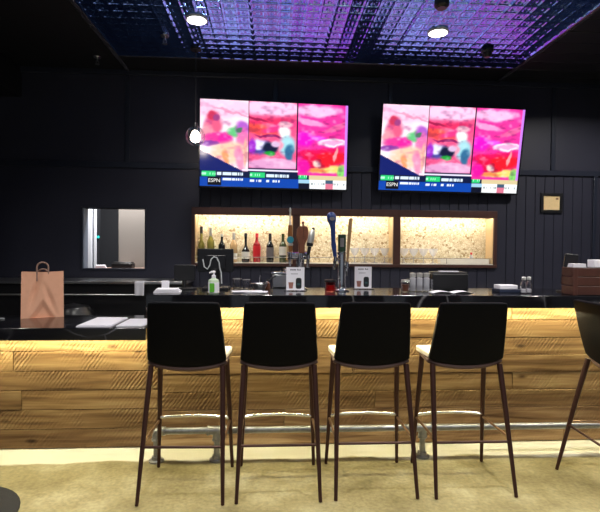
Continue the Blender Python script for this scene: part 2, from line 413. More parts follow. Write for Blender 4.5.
# slim frame of the pass-through
mb = MB(); f = .014
mb.box(x0-f, x0, YW-.012, YW+.1, z0-f, z1+f); mb.box(x1, x1+f, YW-.012, YW+.1, z0-f, z1+f); mb.box(x0, x1, YW-.012, YW+.1, z1, z1+f); mb.box(x0, x1, YW-.012, YW+.1, z0-f, z0)
struct('window_1', mb, M['trim'], bevel=.003)

struct('trim_9', MB().box(x0+.0005, x0+.006, YW+.002, YW+.118, z0+.001, z1-.001), M['bluegrey'])
# kitchen seen through the pass-through
for nm, q in (('wall_kitchen_back', (-3, -.82, 6.5, 6.6, 0, 2.6)), ('wall_kitchen_left', (-3.0, -2.9, 4.98, 6.5, 0, 2.6)), ('wall_kitchen_right', (-.92, -.82, 4.98, 6.5, 0, 2.6)), ('ceiling_kitchen', (-3, -.82, 4.98, 6.6, 2.6, 2.7)), ('floor_kitchen', (-3, -.82, 4.98, 6.6, -.1, 0))):
    struct(nm, MB().box(*q), M['kitchen'], smooth=False)
mb = MB(); mb.box(-2.3, -2.052, 5.5, 5.56, 0, 2.1); tag(mb.build('door_casing', M['bluegrey'], bevel=.004), kind='structure').name = 'trim_6'
mb = MB(); mb.box(-2.046, -2.003, 5.5, 5.56, 0, 2.1); mb.box(-1.985, -1.955, 5.51, 5.56, 0, 2.1); struct('trim_7', mb, M['whitepaint'], bevel=.004)
mb = MB(); mb.box(-1.95, -1.925, 5.52, 5.56, 0, 2.1); door = struct('door_1', mb, M['kitchen'])
MB().lathe([(0, .012), (.012, .012), (.016, 0), (0, 0)], 16).xf(Matrix.Translation((-1.938, 5.52, 1.46)) @ Matrix.Rotation(R(90), 4, 'X')).build('indicator_light', M['tealled'], door)
t = thing('steel_fridge', 'tall beige steel fridge seen on the right inside the pass-through opening', 'fridge', (-1.335, 5.8, 0))
MB().box(-.375, .375, -.27, .33, .08, 1.95).build('body', M['fridge'], t, bevel=.01)
MB().box(-.37, .37, -.32, -.275, .1, 1.93).build('door', M['fridge'], t, bevel=.012)
MB().box(-.33, .33, -.25, .3, 0, .08).build('plinth', M['black'], t)
MB().tube([(.30, -.325, .9), (.30, -.36, .93), (.30, -.36, 1.6), (.30, -.325, 1.63)], .011).build('handle', M['chrome'], t)
struct('trim_10', MB().box(-1.845, -1.255, YW+.06, 5.3, 1.09, 1.128), M['pinkledge'], bevel=.004)
t = thing('black_box', 'low black box standing on the ledge of the kitchen pass-through', 'box', (-1.53, 5.1, 1.128))
MB().box(-.11, .10, -.06, .06, 0, .055).build('body', M['black'], t, bevel=.008)
MB().box(-.10, .09, -.055, .055, .055, .068).build('lid', M['black'], t, bevel=.006)
mb = MB()
for k in range(3): mb.box(-.06+.004*k, .055-.006*k, -.05, .05-.006*k, .012*k, .012*k+.011)
o = mb.build('folded_cloth', M['paper'], bevel=.005); o.location = (-1.76, 5.1, 1.128); o.rotation_euler = (0, 0, .3)
tag(o, 'white folded cloth at the left end of the pass-through ledge', 'cloth')

# ------------------------------------------------------------------ bar
t = None
BX0, BXM, BX1 = -3.15, -.755, 3.3
def cladding(x0, x1, top, rows):
    mb = MB(); tones = []
    hrow = (top-.004)/rows
    for r_ in range(rows):
        z0 = .004 + r_*hrow; x = x0; first = True
        while x < x1-1e-6:
            ln = rnd.uniform(1.7, 3.2)
            if first: ln *= rnd.uniform(.3, 1); first = False
            xe = min(x+ln, x1)
            if x1-xe < .25: xe = x1
            dy = rnd.uniform(-.004, .004)
            mb.box(x+.002, xe-.002, dy, .03, z0+.0018, z0+hrow-.0018)
            tones.append((rnd.random(), .55+.45*rnd.random() if r_ >= rows-3 else rnd.uniform(.25, .8), rnd.random()))
            x = xe
    return mb, tones
def clad(name, x0, x1, top, rows):
    mb, tones = cladding(x0, x1, top, rows)
    me = bpy.data.meshes.new(name); me.from_pydata(mb.v, [], mb.f)
    ca = me.color_attributes.new('plank', 'FLOAT_COLOR', 'POINT')
    for i, v in enumerate(me.vertices): ca.data[i].color = (*tones[i//8], 1)
    o = bpy.data.objects.new(name, me); col.objects.link(o); me.materials.append(M['saw']); o.parent = t
    b = o.modifiers.new('bevel', 'BEVEL'); b.width = .003; b.segments = 1
    return o
t = thing('bar_counter', 'lower left stretch of the bar clad in rough sawn wood under the paper bag', 'bar', (0, 3.28, 0), 0, 'wood clad bar')
clad('board_cladding', BX0, BXM-.002, .786, 6)
MB().box(BX0, BXM-.002, .031, .2, 0, .786).build('carcass', M['black'], t, smooth=False)
MB().box(BX0, BXM-.01, -.112, -.097, .775, .7865).build('led_strip', M['ledwarm'], t, smooth=False)
t = thing('bar_counter', 'tall main stretch of the bar clad in rough sawn wood behind the stools', 'bar', (0, 3.28, 0), 0, 'wood clad bar')
clad('board_cladding', BXM+.001, BX1, .988, 8)
MB().box(BXM+.001, BX1, .031, .2, 0, .988).build('carcass', M['black'], t, smooth=False)
MB().box(BXM+.052, BX1, -.112, -.097, .977, .9895).build('led_strip', M['ledwarm'], t, smooth=False)
MB().box(BXM+.002, BXM+.05, -.30, -.006, .868, .989).build('end_panel', M['black'], t, bevel=.003)
t = thing('high_countertop', 'long raised black stone countertop with white veins behind the stools', 'countertop', (0, 2.95, .99))
MB().box(BXM, BX1, 0, .56, 0, .08).build('slab', M['marble'], t, bevel=.004)
tag(MB().box(BX0, BXM-.004, 2.972, 3.52, .787, .864).build('low_countertop', M['marble'], bevel=.004), 'lower black veined countertop on the left under the paper bag', 'countertop')

# foot rail
t = thing('foot_rail', 'galvanised pipe foot rail on flanged posts along the bar front', 'foot rail', (0, 3.07, 0))
zr = .192; px = [-.715, -.335, 1.0, 2.29]
MB().tube([(px[0]+.03, 0, zr), (BX1, 0, zr)], .021, 16).build('rail_pipe', M['galv'], t)
for i, x in enumerate(px):
    MB().tube([(x, 0, .02), (x, 0, zr-.02)], .019, 14).build('post', M['galv'], t)
    MB().lathe([(0, 0), (.047, 0), (.047, .009), (.03, .014), (.028, .034), (.018, .034)], 20, (x, 0, 0)).build('floor_flange', M['galv'], t)
    mb = MB()
    if i == 0:
        mb.tube([(x, 0, zr-.055), (x, 0, zr-.02), (x+.006, 0, zr-.006), (x+.02, 0, zr), (x+.055, 0, zr)], .027, 16)
        mb.lathe([(.027, 0), (.031, .002), (.031, .014), (.027, .016)], 16, (x, 0, zr-.06)); mb.build('elbow_fitting', M['galv'], t)
    else:
        mb.tube([(x-.06, 0, zr), (x+.06, 0, zr)], .027, 16); mb.tube([(x, 0, zr-.062), (x, 0, zr)], .027, 16)
        for s_ in (-1, 1): mb.tube([(x+s_*.05, 0, zr), (x+s_*.062, 0, zr)], .031, 16)
        mb.lathe([(.027, 0), (.031, .002), (.031, .012), (.027, .014)], 16, (x, 0, zr-.066)); mb.build('tee_fitting', M['galv'], t)

# ------------------------------------------------------------------ bar stools
def make_stool():
    t = thing('bar_stool', '', 'bar stool', (0, 0, 0))
    # backrest: tapered, wrapped in plan, curved lower edge
    def back(off):
        def fn(u, v):
            s = 2*u-1
            w = .219 - .026*v
            x = s*w
            rr = 1 - .02*max(0, v-.9)/.1*abs(s)**6          # softened upper corners
            zb = .730 - .034*(1-s*s)**.8                       # bottom edge sags in the middle
            zt = 1.068 - .004*abs(s)**8 - .002*s*s
            z = zb + (zt-zb)*v
            q = max(0, min(1, (z-.70)/.366))
            y = -.078 - .105*q**.8 + .03*s*s*(1-.4*q)
            return (x*rr, y + off, z)
        return fn
    b = MB().shell(back(0), back(.034), 20, 14)  .build('backrest', M['leather'], t, bevel=.009, angle=60, seg=3)
    def rim(u):                                                 # brown band under the back and round the seat
        s = 2*u-1
        return (s*.216, -.078+.03*s*s+.018, .728-.034*(1-s*s)**.8-.012)
    mb = MB().tube([rim(k/24) for k in range(25)], .0145, 8)
    for sx in (-1, 1):
        mb.tube([(sx*.210, -.032, .712), (sx*.208, .02, .712), (sx*.207, .10, .716), (sx*.196, .165, .716)], .0115, 8)
    mb.tube([(-.196, .165, .716), (-.1, .18, .716), (.1, .18, .716), (.196, .165, .716)], .0115, 8)
    mb.build('frame_rim', M['piping'], t)
    # seat cushion: rounded, slightly dished
    def seat(top):
        def fn(u, v):
            s = 2*u-1; y = -.052 + .252*v
            w = .210 + .020*v; r_ = max(0, (v-.85)/.15)
            w *= 1-.05*r_**2
            z = .757 - .010*(1-s*s)*(1-(2*v-1)**2)*1.2 + .004*v if top else .728
            return (s*w, y - .012*s*s*v, z)
        return fn
    MB().shell(seat(True), seat(False), 14, 12).build('seat', M['cream'], t, bevel=.007, angle=50, seg=3)
    for sx in (-1, 1):
        MB().tube([(sx*.198, -.056, .70), (sx*.209, -.123, .43), (sx*.224, -.2225, .004)], [.0165, .0145, .0100], 12).build('leg', M['bronze'], t)
        MB().tube([(sx*.196, .14, .718), (sx*.207, .175, .45), (sx*.226, .222, .004)], [.0165, .0145, .0100], 12).build('leg', M['bronze'], t)
        MB().tube([(sx*.2145, -.152, .305), (sx*.2135, .192, .305)], .0075, 10).build('side_rung', M['litrung'], t)
    MB().tube([(-.2155, -.158, .285), (.2155, -.158, .285)], .0075, 10).build('rear_rung', M['bronze'], t)
    o = MB().tube([(-.213+.426*k/16, .186, .322+.013*(1-(k/8-1)**2)) for k in range(17)], .0095, 10).build('footrest', M['litfootrest'], t)
    o['label'] = 'arched footrest, its LED brightness put into the colour'
    return t
stool = make_stool()
spots = [(-.461, 2.752, -.03, 'black backed bar stool at the left end, nearest the paper bag'),
         (.051, 2.755, 0, 'black backed bar stool second from left, in front of the left table sign'),
         (.583, 2.765, 0, 'black backed bar stool below the right table sign, third from left'),
         (1.132, 2.758, .0, 'black backed bar stool below the black receipt printer, fourth from left'),
         (1.988, 2.612, R(-93), 'bar stool cut off by the right edge of the photo, turned sideways')]
for i, (x, y, a, lb) in enumerate(spots):
    o = stool if i == 0 else copy_tree(stool)
    o.location = (x, y, 0); o.rotation_euler = (0, 0, a)
    tag(o, lb, 'bar stool', 'bar stools along the bar')

# rug corner
o = MB().zprism(rbox(-2.9, -1.27, 1.2, 2.775, .34, 10), .001, .014).build('rug', M['carpet'], bevel=.005)
tag(o, 'dark speckled rug, only its rounded corner showing at bottom left', 'rug')

# ------------------------------------------------------------------ niche
t = thing('display_niche', 'long lit wall niche framed in brown wood with pebble mosaic backing', 'display shelf', (0, YW, 0))
OP = [(-.757, .218), (.289, 1.246), (1.318, 2.296)]; OZ = (1.2, 1.682)
mb = MB(); ND = .17
xs = [NX[0]] + [v for p in OP for v in p] + [NX[1]]
mb.box(NX[0], NX[1], -.025, 0, OZ[1], NZ[1]); mb.box(NX[0], NX[1], 0, ND, OZ[1]+.022, NZ[1]); mb.box(NX[0], NX[1], -.025, ND, NZ[0], OZ[0])
for k in range(0, 8, 2): mb.box(xs[k], xs[k+1], -.022, ND, OZ[0], OZ[1]+(0))
for k in range(0, 8, 2): mb.box(xs[k], xs[k+1], .0005, ND, OZ[1], OZ[1]+.022)
mb.build('frame', M['framewood'], t, bevel=.003)
for a, b_ in OP:
    MB().box(a, b_, ND-.012, ND, OZ[0], OZ[1]+.022).build('back_panel', M['mosaic'], t, smooth=False)
    mb = MB(); mb.box(a, a+.006, -.005, ND-.012, OZ[0], OZ[1]); mb.box(b_-.006, b_, -.005, ND-.012, OZ[0], OZ[1]); mb.box(a+.006, b_-.006, .001, ND-.012, OZ[1]+.016, OZ[1]+.022);     mb.build('lining', M['linerwood'], t, smooth=False)
    MB().box(a+.006, b_-.006, -.02, ND-.012, OZ[0]+.0002, OZ[0]+.008).build('shelf', M['whiteacrylic'], t, smooth=False)  # shelf whitened in place of light along the niche bottom, adds bounce
    MB().box(a+.02, b_-.02, .006, .018, OZ[1]+.006, OZ[1]+.015).build('led_strip', M['ledniche'], t, smooth=False)
    mb = MB(); mb.tube([(a+.006, -.004, 1.262), (b_-.006, -.004, 1.262)], .004, 8)
    for k in range(3):
        x = a+.03+(b_-a-.06)*k/2; mb.tube([(x, -.004, OZ[0]+.008), (x, -.004, 1.262)], .003, 8)
    mb.build('guard_rail', M['chrome'], t)

SH = OZ[0]+.0082
def bottle(x, y, label, glass, cap, lab, h, r=.037, neck=.013, sh=.62, lz=(.2, .45), capl=.16, full=False, g='bottles on the niche shelf'):
    t = thing('liquor_bottle', label, 'bottle', (x, y, SH), 0, g)
    hb = h*(1-capl*.12)
    MB().lathe([(0, 0), (r*.9, 0), (r, .006), (r, h*sh*.92), (r*.93, h*sh), (r*.6, h*(sh+.07)), (neck*1.05, h*(sh+.15)), (neck, h*(sh+.2)), (neck, h*.97), (neck*1.15, h*.972), (neck*1.15, h*.992), (0, h*.992)], 20).build('glass_body', M[glass], t)
    MB().lathe([(neck+.0005, h*(1-capl)), (neck+.0018, h*(1-capl)), (neck+.0026, h), (0, h+.001)], 16).build('cap', M[cap], t)
    if lab: MB().lathe([(r+.0002, h*lz[0]), (r+.001, h*lz[0]), (r+.001, h*lz[1]), (r+.0002, h*lz[1])], 20).build('paper_label', M[lab], t)
    return t
by = 4.925
bottle(-.708, by+.02, 'slim olive green bottle with a black cap, first from the left in the niche', 'bottleolive', 'cork', None, .36, .032, capl=.2, sh=.5)
bottle(-.612, by, 'green wine bottle with a silver cap partly hidden behind the register monitor', 'bottleolive', 'foil', None, .345, capl=.28)
bottle(-.50, by, 'dark wine bottle with a pale top rising behind the register monitor', 'bottledark', 'foil', None, .285, capl=.10)
bottle(-.38, by, 'pale amber bottle with a white cap beside the register monitor', 'bottlepale', 'whitelabel' if 0 else 'foil', 'whitelabel', .30, capl=.25, lz=(.1, .3))
bottle(-.258, by, 'black sloping wine bottle with a broad white label low down', 'bottledark', 'cork', 'whitelabel', .295, .041, sh=.42, lz=(.12, .36), capl=.12)
t = bottle(-.145, by, 'red liqueur bottle with red label and red cap', 'bottlered', 'redlabel', 'redlabel', .295, .038, sh=.62, lz=(.18, .58), capl=.14)
MB().lathe([(.0137, .205), (.022, .2), (.030, .19), (.0145, .218)], 16).build('neck_band', M['whitelabel'], t)
bottle(-.01, by, 'dark bottle with a grey label, between the red bottle and the white labelled one', 'bottledark', 'cork', 'greylabel', .295, .038, sh=.6, lz=(.18, .52), capl=.3)
bottle(.122, by, 'dark green wine bottle with white label at the right end of the row', 'bottlegreen', 'bottlegreen', 'whitelabel', .293, .038, sh=.62, lz=(.25, .55), capl=.25)

def make_glass():
    t = thing('cocktail_glass', '', 'glass')
    MB().lathe([(.004, .075), (.014, .078), (.036, .11), (.05, .155), (.0485, .155), (.034, .112), (.012, .081), (0, .079)], 24).build('bowl', M['crystal'], t)
    MB().lathe([(0, 0), (.034, 0), (.034, .003), (.008, .007), (.004, .02), (.004, .075), (0, .076)], 20).build('stem', M['crystal'], t)
    return t
cg = make_glass()
gl = [(.955, 'leftmost'), (1.06, 'second'), (1.165, 'third'), (1.215, 'fourth')]
names = ['stemmed cocktail glass at the left of the row in the middle niche bay', 'stemmed cocktail glass second from left in the middle niche bay', 'stemmed cocktail glass third from left in the middle niche bay',
         'stemmed cocktail glass just left of the divider in the middle niche bay', 'stemmed cocktail glass just right of the divider in the right niche bay', 'stemmed cocktail glass second from the divider in the right niche bay', 'stemmed cocktail glass third from the divider in the right niche bay', 'stemmed cocktail glass nearest the white tray in the right niche bay']
for i, x in enumerate((.865, .97, 1.075, 1.18, 1.385, 1.488, 1.591, 1.694)):
    o = cg if i == 0 else copy_tree(cg)
    o.location = (x, 4.93, SH); tag(o, names[i], 'glass', 'cocktail glasses in the niche')
mb = MB(); mb.box(1.755, 2.27, 4.875, 4.975, SH, SH+.01)
for a in ((1.755, 2.27, 4.875, 4.881), (1.755, 2.27, 4.969, 4.975), (1.755, 1.761, 4.881, 4.969), (2.264, 2.27, 4.881, 4.969)): mb.box(*a, SH+.01, SH+.05)
tag(mb.build('serving_tray', M['whiteacrylic'], bevel=.002), 'long low white tray at the right end of the niche', 'tray')

t = thing('small_bottle', 'tiny clear bottle with a red cap standing in the long white tray', 'bottle', (2.10, 4.925, SH+.0102))
MB().lathe([(0, 0), (.021, 0), (.023, .004), (.023, .06), (.009, .08), (.009, .10), (0, .10)], 18).build('glass_body', M['crystal'], t)
MB().lathe([(.0232, .015), (.0238, .015), (.0238, .05), (.0232, .05)], 18).build('paper_label', M['whitelabel'], t)
MB().lathe([(.0092, .085), (.0115, .085), (.0115, .108), (0, .109)], 16).build('cap', M['redlabel'], t)

# ------------------------------------------------------------------ televisions
def lin(c): return [(x/12.92 if x <= .04045 else ((x+.055)/1.055)**2.4) for x in c]
def paint(nu, nv, seed):
    rr = random.Random(seed)
    A = 16/9
    def sm(e0, e1, x):
        t_ = max(0, min(1, (x-e0)/(e1-e0) if e1 != e0 else (x > e0))); return t_*t_*(3-2*t_)
    W = 1.0
    ell = []   # (u, v, ru, rv, angle, soft, color) inside one panel range (pu0, pu1)
    P1, P2, P3 = (0, .322), (.322, .652), (.652, 1)
    def E(p, u, v, ru, rv, c, a=0, s=.35): ell.append((p, u, v, ru, rv, R(a), s, c))
    E(P1, .16, .90, .30, .10, (1, .80, .90)); E(P1, .22, .86, .14, .012, (.95, .62, .75), -14)
    E(P1, .085, .70, .055, .16, (.93, .36, .52)); E(P1, .08, .82, .036, .05, (.80, .20, .34)); E(P1, .05, .62, .04, .10, (.98, .60, .66)); E(P1, .11, .80, .02, .035, (.62, .25, .50))
    E(P1, .12, .575, .10, .05, (.92, .22, .60), 8); E(P1, .06, .50, .09, .03, (.52, .22, .62), 6); E(P1, .17, .55, .05, .06, (.98, .12, .62))
    E(P1, .235, .64, .055, .065, (.40, .78, .50)); E(P1, .28, .68, .045, .075, (.70, .36, .80)); E(P1, .285, .55, .04, .12, (.96, .46, .70)); E(P1, .255, .66, .02, .025, (.25, .50, .36))
    E(P1, .20, .40, .13, .12, (1, .80, .68)); E(P1, .17, .34, .02, .09, (1, .62, .42), 10); E(P1, .26, .34, .03, .12, (.98, .58, .72), 12); E(P1, .30, .40, .012, .16, (.92, .70, .62))
    E(P2, .49, .93, .25, .08, (1, .80, .93)); E(P2, .45, .76, .16, .05, (.93, .20, .40), 6); E(P2, .40, .67, .12, .06, (.98, .32, .28), -8); E(P2, .52, .70, .12, .05, (.98, .22, .52), 14); E(P2, .37, .80, .08, .018, (.66, .12, .30), -14)
    E(P2, .47, .60, .10, .015, (.55, .10, .36)); E(P2, .565, .66, .04, .07, (1, .97, .96)); E(P2, .57, .74, .045, .035, (.95, .72, .78)); E(P2, .58, .50, .055, .12, (.62, .86, .90)); E(P2, .60, .42, .03, .10, (.20, .42, .58)); E(P2, .53, .50, .03, .06, (.98, .62, .72))
    E(P2, .40, .47, .085, .085, (.30, .30, .62)); E(P2, .39, .51, .05, .06, (.90, .90, 1)); E(P2, .345, .48, .028, .09, (.62, .16, .78)); E(P2, .47, .47, .05, .07, (.06, .10, .22)); E(P2, .465, .395, .035, .03, (.12, .62, .22)); E(P2, .505, .52, .03, .04, (.85, .72, .86))
    E(P2, .49, .28, .19, .065, (.88, .62, .80), 0, .2)
    E(P3, .78, .92, .16, .07, (1, .74, .90)); E(P3, .90, .80, .13, .06, (.97, .22, .62), 14); E(P3, .74, .78, .10, .035, (1, .60, .82), -10); E(P3, .93, .74, .10, .03, (1, .42, .66), 20); E(P3, .70, .58, .07, .085, (.97, .06, .78)); E(P3, .80, .60, .05, .03, (.96, .16, .86))
    E(P3, .90, .56, .10, .05, (1, .92, .97), 4, .2); E(P3, .90, .56, .075, .028, (1, .66, .84), 4); E(P3, .80, .44, .18, .04, (.92, .06, .36), 8); E(P3, .86, .35, .16, .09, (.98, .08, .16), 10); E(P3, .74, .34, .05, .10, (.88, .04, .26), 24); E(P3, .92, .42, .012, .09, (1, .60, .62), -8); E(P3, .79, .30, .03, .04, (1, .86, .80))
    E(P3, .88, .235, .15, .04, (1, .84, .44), 6); E(P3, .78, .22, .08, .022, (1, .55, .30), 4); E(P3, .96, .22, .03, .07, (.52, .86, .42), 10); E(P3, .70, .26, .04, .08, (.92, .05, .62), 30)
    def vn(x, y, k):
        xi, yi = math.floor(x), math.floor(y); fx, fy = x-xi, y-yi; fx = fx*fx*(3-2*fx); fy = fy*fy*(3-2*fy)
        hsh = lambda a, b: (math.sin(a*127.1+b*311.7+k*74.7)*43758.5453) % 1
        return (hsh(xi, yi)*(1-fx)+hsh(xi+1, yi)*fx)*(1-fy)+(hsh(xi, yi+1)*(1-fx)+hsh(xi+1, yi+1)*fx)*fy
    base = {0: (.99, .90, .94), 1: (.96, .34, .54), 2: (.97, .20, .62)}
    tag_u = [(.012, .105), (.335, .435), (.668, .725)]
    texts = [(.115, .285, .135, .165), (.445, .60, .128, .158)]
    low = [(.15, .29, .070, .095), (.335, .415, .062, .086), (.445, .475, .062, .086), (.48, .545, .062, .086)]
    glyph = [[rr.random() for _ in range(400)] for _ in range(6)]
    def color(u, v):
        if v < .105:
            if u > .742: 
                c = (.95, .96, .97)
                if .045 < v < .075 and glyph[0][int(u*170)] > .55 and not .86 < u < .9: c = (.62, .66, .66)
                if .855 < u < .905: c = (.85, .45, .55) if v < .06 else (.25, .35, .45)
                return c
            if .05 <= u <= .14: return (.02, .03, .07) if v > .012 else (.03, .25, .62)
            if .668 < u < .742: return (.02, .05, .14) if v < .06 else (.62, .80, .90)
            for k, (a, b_, c0, c1) in enumerate(low):
                if a < u < b_ and c0 < v < c1 and glyph[k % 5][int(u*260)] > .28: return (.92, .96, 1)
            return (.02, .26, .66)
        if v < .185 and u < .66 or v < .155:
            for a, b_ in tag_u:
                if a < u < b_ and .118 < v < .172:
                    return (.70, 1, .84) if glyph[5][int(u*200)] > .62 and .13 < v < .16 else (.16, .80, .46)
            for k, (a, b_, c0, c1) in enumerate(texts):
                if a < u < b_ and c0 < v < c1 and glyph[k][int(u*260)] > .2: return (.86, .93, 1)
            return (.03, .08, .24) if u < .74 else (.85, .78, .60)
        if .195 < v < .21 and .28 < u < .66: return (.92, .90, 1)
        if v < .42 and u < .30 and v < .42 - .82*u: return (.04, .10, .40)
        if abs(u-.322) < .0045 or abs(u-.652) < .0045: return (.10, .04, .16)
        if .322 < u < .652 and v < .225: return (.10, .10, .24)
        if u > .985: return (.80, .50, .95)
        p = 0 if u < .322 else (1 if u < .652 else 2)
        wu = u + .014*(vn(u*22, v*13, 1)-.5) + .005*(vn(u*60, v*36, 2)-.5); wv_ = v + .030*(vn(u*20, v*13, 3)-.5) + .010*(vn(u*55, v*36, 4)-.5)
        u0, v0 = u, v; u, v = wu, wv_
        c = list(base[p]); pr = (P1, P2, P3)[p]
        for (q, eu, ev, ru, rv, an, s, cc) in ell:
            if q != pr: continue
            du = (u-eu)*A; dv = v-ev
            x = (du*math.cos(an)+dv*math.sin(an))/(ru*A); y = (-du*math.sin(an)+dv*math.cos(an))/rv
            w = 1 - sm(1-s, 1+s, math.hypot(x, y))
            c = [c[i]*(1-w)+cc[i]*w for i in range(3)]
        k = vn(u0*16+v0*3, v0*15, 5)*.65 + vn(u0*42, v0*40, 6)*.35
        hi = max(0, (k-.60)/.4); lo = max(0, (.42-k)/.42)
        dk = (.30, .04, .28) if p else (.62, .22, .50)
        c = [c[i]*(1-.55*lo)+dk[i]*.55*lo for i in range(3)]
        c = [c[i]*(1-.55*hi)+(1, .96, 1)[i]*.55*hi for i in range(3)]
        return c
    return [(*lin(color(min(.9999, i/nu), j/nv)), 1) for j in range(nv+1) for i in range(nu+1)]

m = bpy.data.materials.new('television picture'); m.use_nodes = True; nt, b, L, N = nodes(m)
at = N('ShaderNodeAttribute'); at.attribute_name = 'picture'; b.inputs['Base Color'].default_value = (.01, .01, .01, 1); b.inputs['Roughness'].default_value = .2
L(at.outputs['Color'], b.inputs['Emission Color']); b.inputs['Emission Strength'].default_value = 1.25
M['tv'] = m
M['tvtext'] = mat('white screen lettering', (.02, .02, .02), .3, emit=(1, 1, 1), strength=1.0)
M['bezel'] = mat('black bezel', (.006, .006, .008), .25)
def text_mesh(name, body, size, mat_, parent, loc, rot=(R(90), 0, 0), sx=1, extr=.0004):
    cu = bpy.data.curves.new('t', 'FONT'); cu.body = body; cu.size = size; cu.align_x = 'CENTER'; cu.align_y = 'CENTER'; cu.extrude = extr
    o = bpy.data.objects.new('t', cu); col.objects.link(o)
    bpy.context.view_layer.update()
    me = bpy.data.meshes.new_from_object(o.evaluated_get(bpy.context.evaluated_depsgraph_get()))
    bpy.data.objects.remove(o); bpy.data.curves.remove(cu)
    me.materials.clear(); me.materials.append(mat_); me.name = name
    r_ = bpy.data.objects.new(name, me); col.objects.link(r_); r_.parent = parent; r_.location = loc; r_.rotation_euler = rot; r_.scale = (sx, 1, 1)
    return r_
def television(cx, cz, cy, yaw, tilt, roll, label, seed):
    t = thing('television', label, 'television', (cx, cy, cz), 0, 'televisions above the bar')
    t.rotation_mode = 'QUATERNION'
    t.rotation_quaternion = (Matrix.Rotation(yaw, 3, 'Z') @ Matrix.Rotation(tilt, 3, 'X') @ Matrix.Rotation(roll, 3, 'Y')).to_quaternion()
    w, h = .717, .411
    mb = MB(); e = .011
    mb.box(-w-e, w+e, .004, .032, -h-e-.006, h+e)
    for a in ((-w-e, -w, -h-e-.006, h+e), (w, w+e, -h-e-.006, h+e), (-w, w, h, h+e), (-w, w, -h-e-.006, -h)): mb.box(a[0], a[1], -.006, .004, a[2], a[3])
    mb.box(-.4, .4, .032, .06, -.28, .12)
    mb.build('housing', M['bezel'], t, bevel=.002)
    nu, nv = 208, 117
    s = MB().sheet(lambda u, v: (-w+2*w*u, .003, -h+2*h*v), nu, nv)
    me = bpy.data.meshes.new('screen'); me.from_pydata(s.v, [], s.f)
    ca = me.color_attributes.new('picture', 'FLOAT_COLOR', 'POINT')
    for i, c in enumerate(paint(nu, nv, seed)): ca.data[i].color = c
    o = bpy.data.objects.new('screen', me); col.objects.link(o); me.materials.append(M['tv']); o.parent = t
    text_mesh('channel_logo', 'ESPN', .05, M['tvtext'], o, (-w+2*w*.095, -.001, -h+2*h*.066), sx=1.05)
    mb = MB(); mb.box(-.12, .12, .06, .075, -.12, .1); mb.tube([(0, .06, 0), (0, YW-cy-.012, 0)], .02, 10)
    o = mb.build('wall_mount', M['blackmetal'], t)
    return t
television(.030, 2.356, 4.70, .06, .05, .004, 'left wall television showing a three panel picture, behind the globe pendant', 3)
television(1.785, 2.346, 4.69, .022, .165, .008, 'right wall television tilted down, showing a three panel picture', 3)

# framed certificate
t = thing('framed_certificate', 'small cream certificate in a black frame on the right wall boards', 'picture frame', (2.912, YW, 1.85))
mb = MB(); w, h, f = .117, .103, .03
mb.box(-w, w, -.018, -.002, h-f, h); mb.box(-w, w, -.018, -.002, -h, -h+f); mb.box(-w, -w+f, -.018, -.002, -h+f, h-f); mb.box(w-f, w, -.018, -.002, -h+f, h-f); mb.box(-w+f, w-f, -.006, -.002, -h+f, h-f)
mb.build('frame', M['black'], t, bevel=.003)
s = MB().box(-w+f, w-f, -.010, -.0062, -h+f, h-f).build('certificate_sheet', M['gold'], t)
MB().box(.045, .072, -.0115, -.0101, .036, .05).build('seal', M['tapbrown'], s)

# ------------------------------------------------------------------ ceiling fittings
lampnames = {(-.572, 3.69): 'recessed ceiling downlight on the left, above the left television', (1.305, 3.755): 'recessed ceiling downlight on the right, above the right television'}
for (x, y), lb in lampnames.items():
    t = thing('ceiling_downlight', lb, 'ceiling light', (x, y, CZ-.026), 0, 'recessed downlights in the tin ceiling')
    MB().lathe([(.070, .012), (.070, .001), (.072, 0), (.078, 0), (.082, .004), (.082, .03), (.070, .03)], 32).build('trim_ring', M['lamptrim'], t)
    MB().lathe([(0, .0015), (.070, .0015), (.070, .014), (0, .014)], 32).build('lens', M['lampwhite'], t)
t = thing('dome_camera', 'small black dome camera hanging from the tin ceiling right of the downlight', 'camera', (1.84, 4.05, CZ-.012))
MB().lathe([(0, 0), (.05, 0), (.052, -.02), (.045, -.026), (0, -.026)], 24).build('base', M['black'], t)
MB().lathe([(.04, -.026), (.038, -.05), (.024, -.068), (0, -.074)], 24).build('dome', M['screen_off'], t)
def sprinkler(x, y, z, lb):
    t = thing('sprinkler_head', lb, 'sprinkler', (x, y, z))
    MB().lathe([(0, 0), (.034, 0), (.03, -.01), (0, -.01)], 20).build('escutcheon', M['steel'], t)
    mb = MB().tube([(0, 0, -.01), (0, 0, -.04)], .008, 8); mb.tube([(-.012, 0, -.035), (-.012, 0, -.055), (0, 0, -.065), (.012, 0, -.055), (.012, 0, -.035)], .003, 6); mb.lathe([(0, -.066), (.02, -.066), (.02, -.068), (0, -.068)], 16)
    mb.build('head', M['steel'], t)
sprinkler(-.876, 4.0, CZ-.012, 'small sprinkler head left of the left downlight')
sprinkler(-1.60, 4.53, CZ, 'small sprinkler head on the black ceiling left of the tin')
t = thing('ceiling_fitting', 'small black ceiling fitting at the top edge above the right downlight', 'ceiling fitting', (1.17, 3.30, CZ-.012))
MB().lathe([(0, 0), (.05, 0), (.05, -.03), (.04, -.04), (0, -.04)], 24).build('can', M['black'], t)
MB().lathe([(0, -.041), (.038, -.041), (.034, -.047), (0, -.047)], 24).build('grille', M['blackmetal'], t)

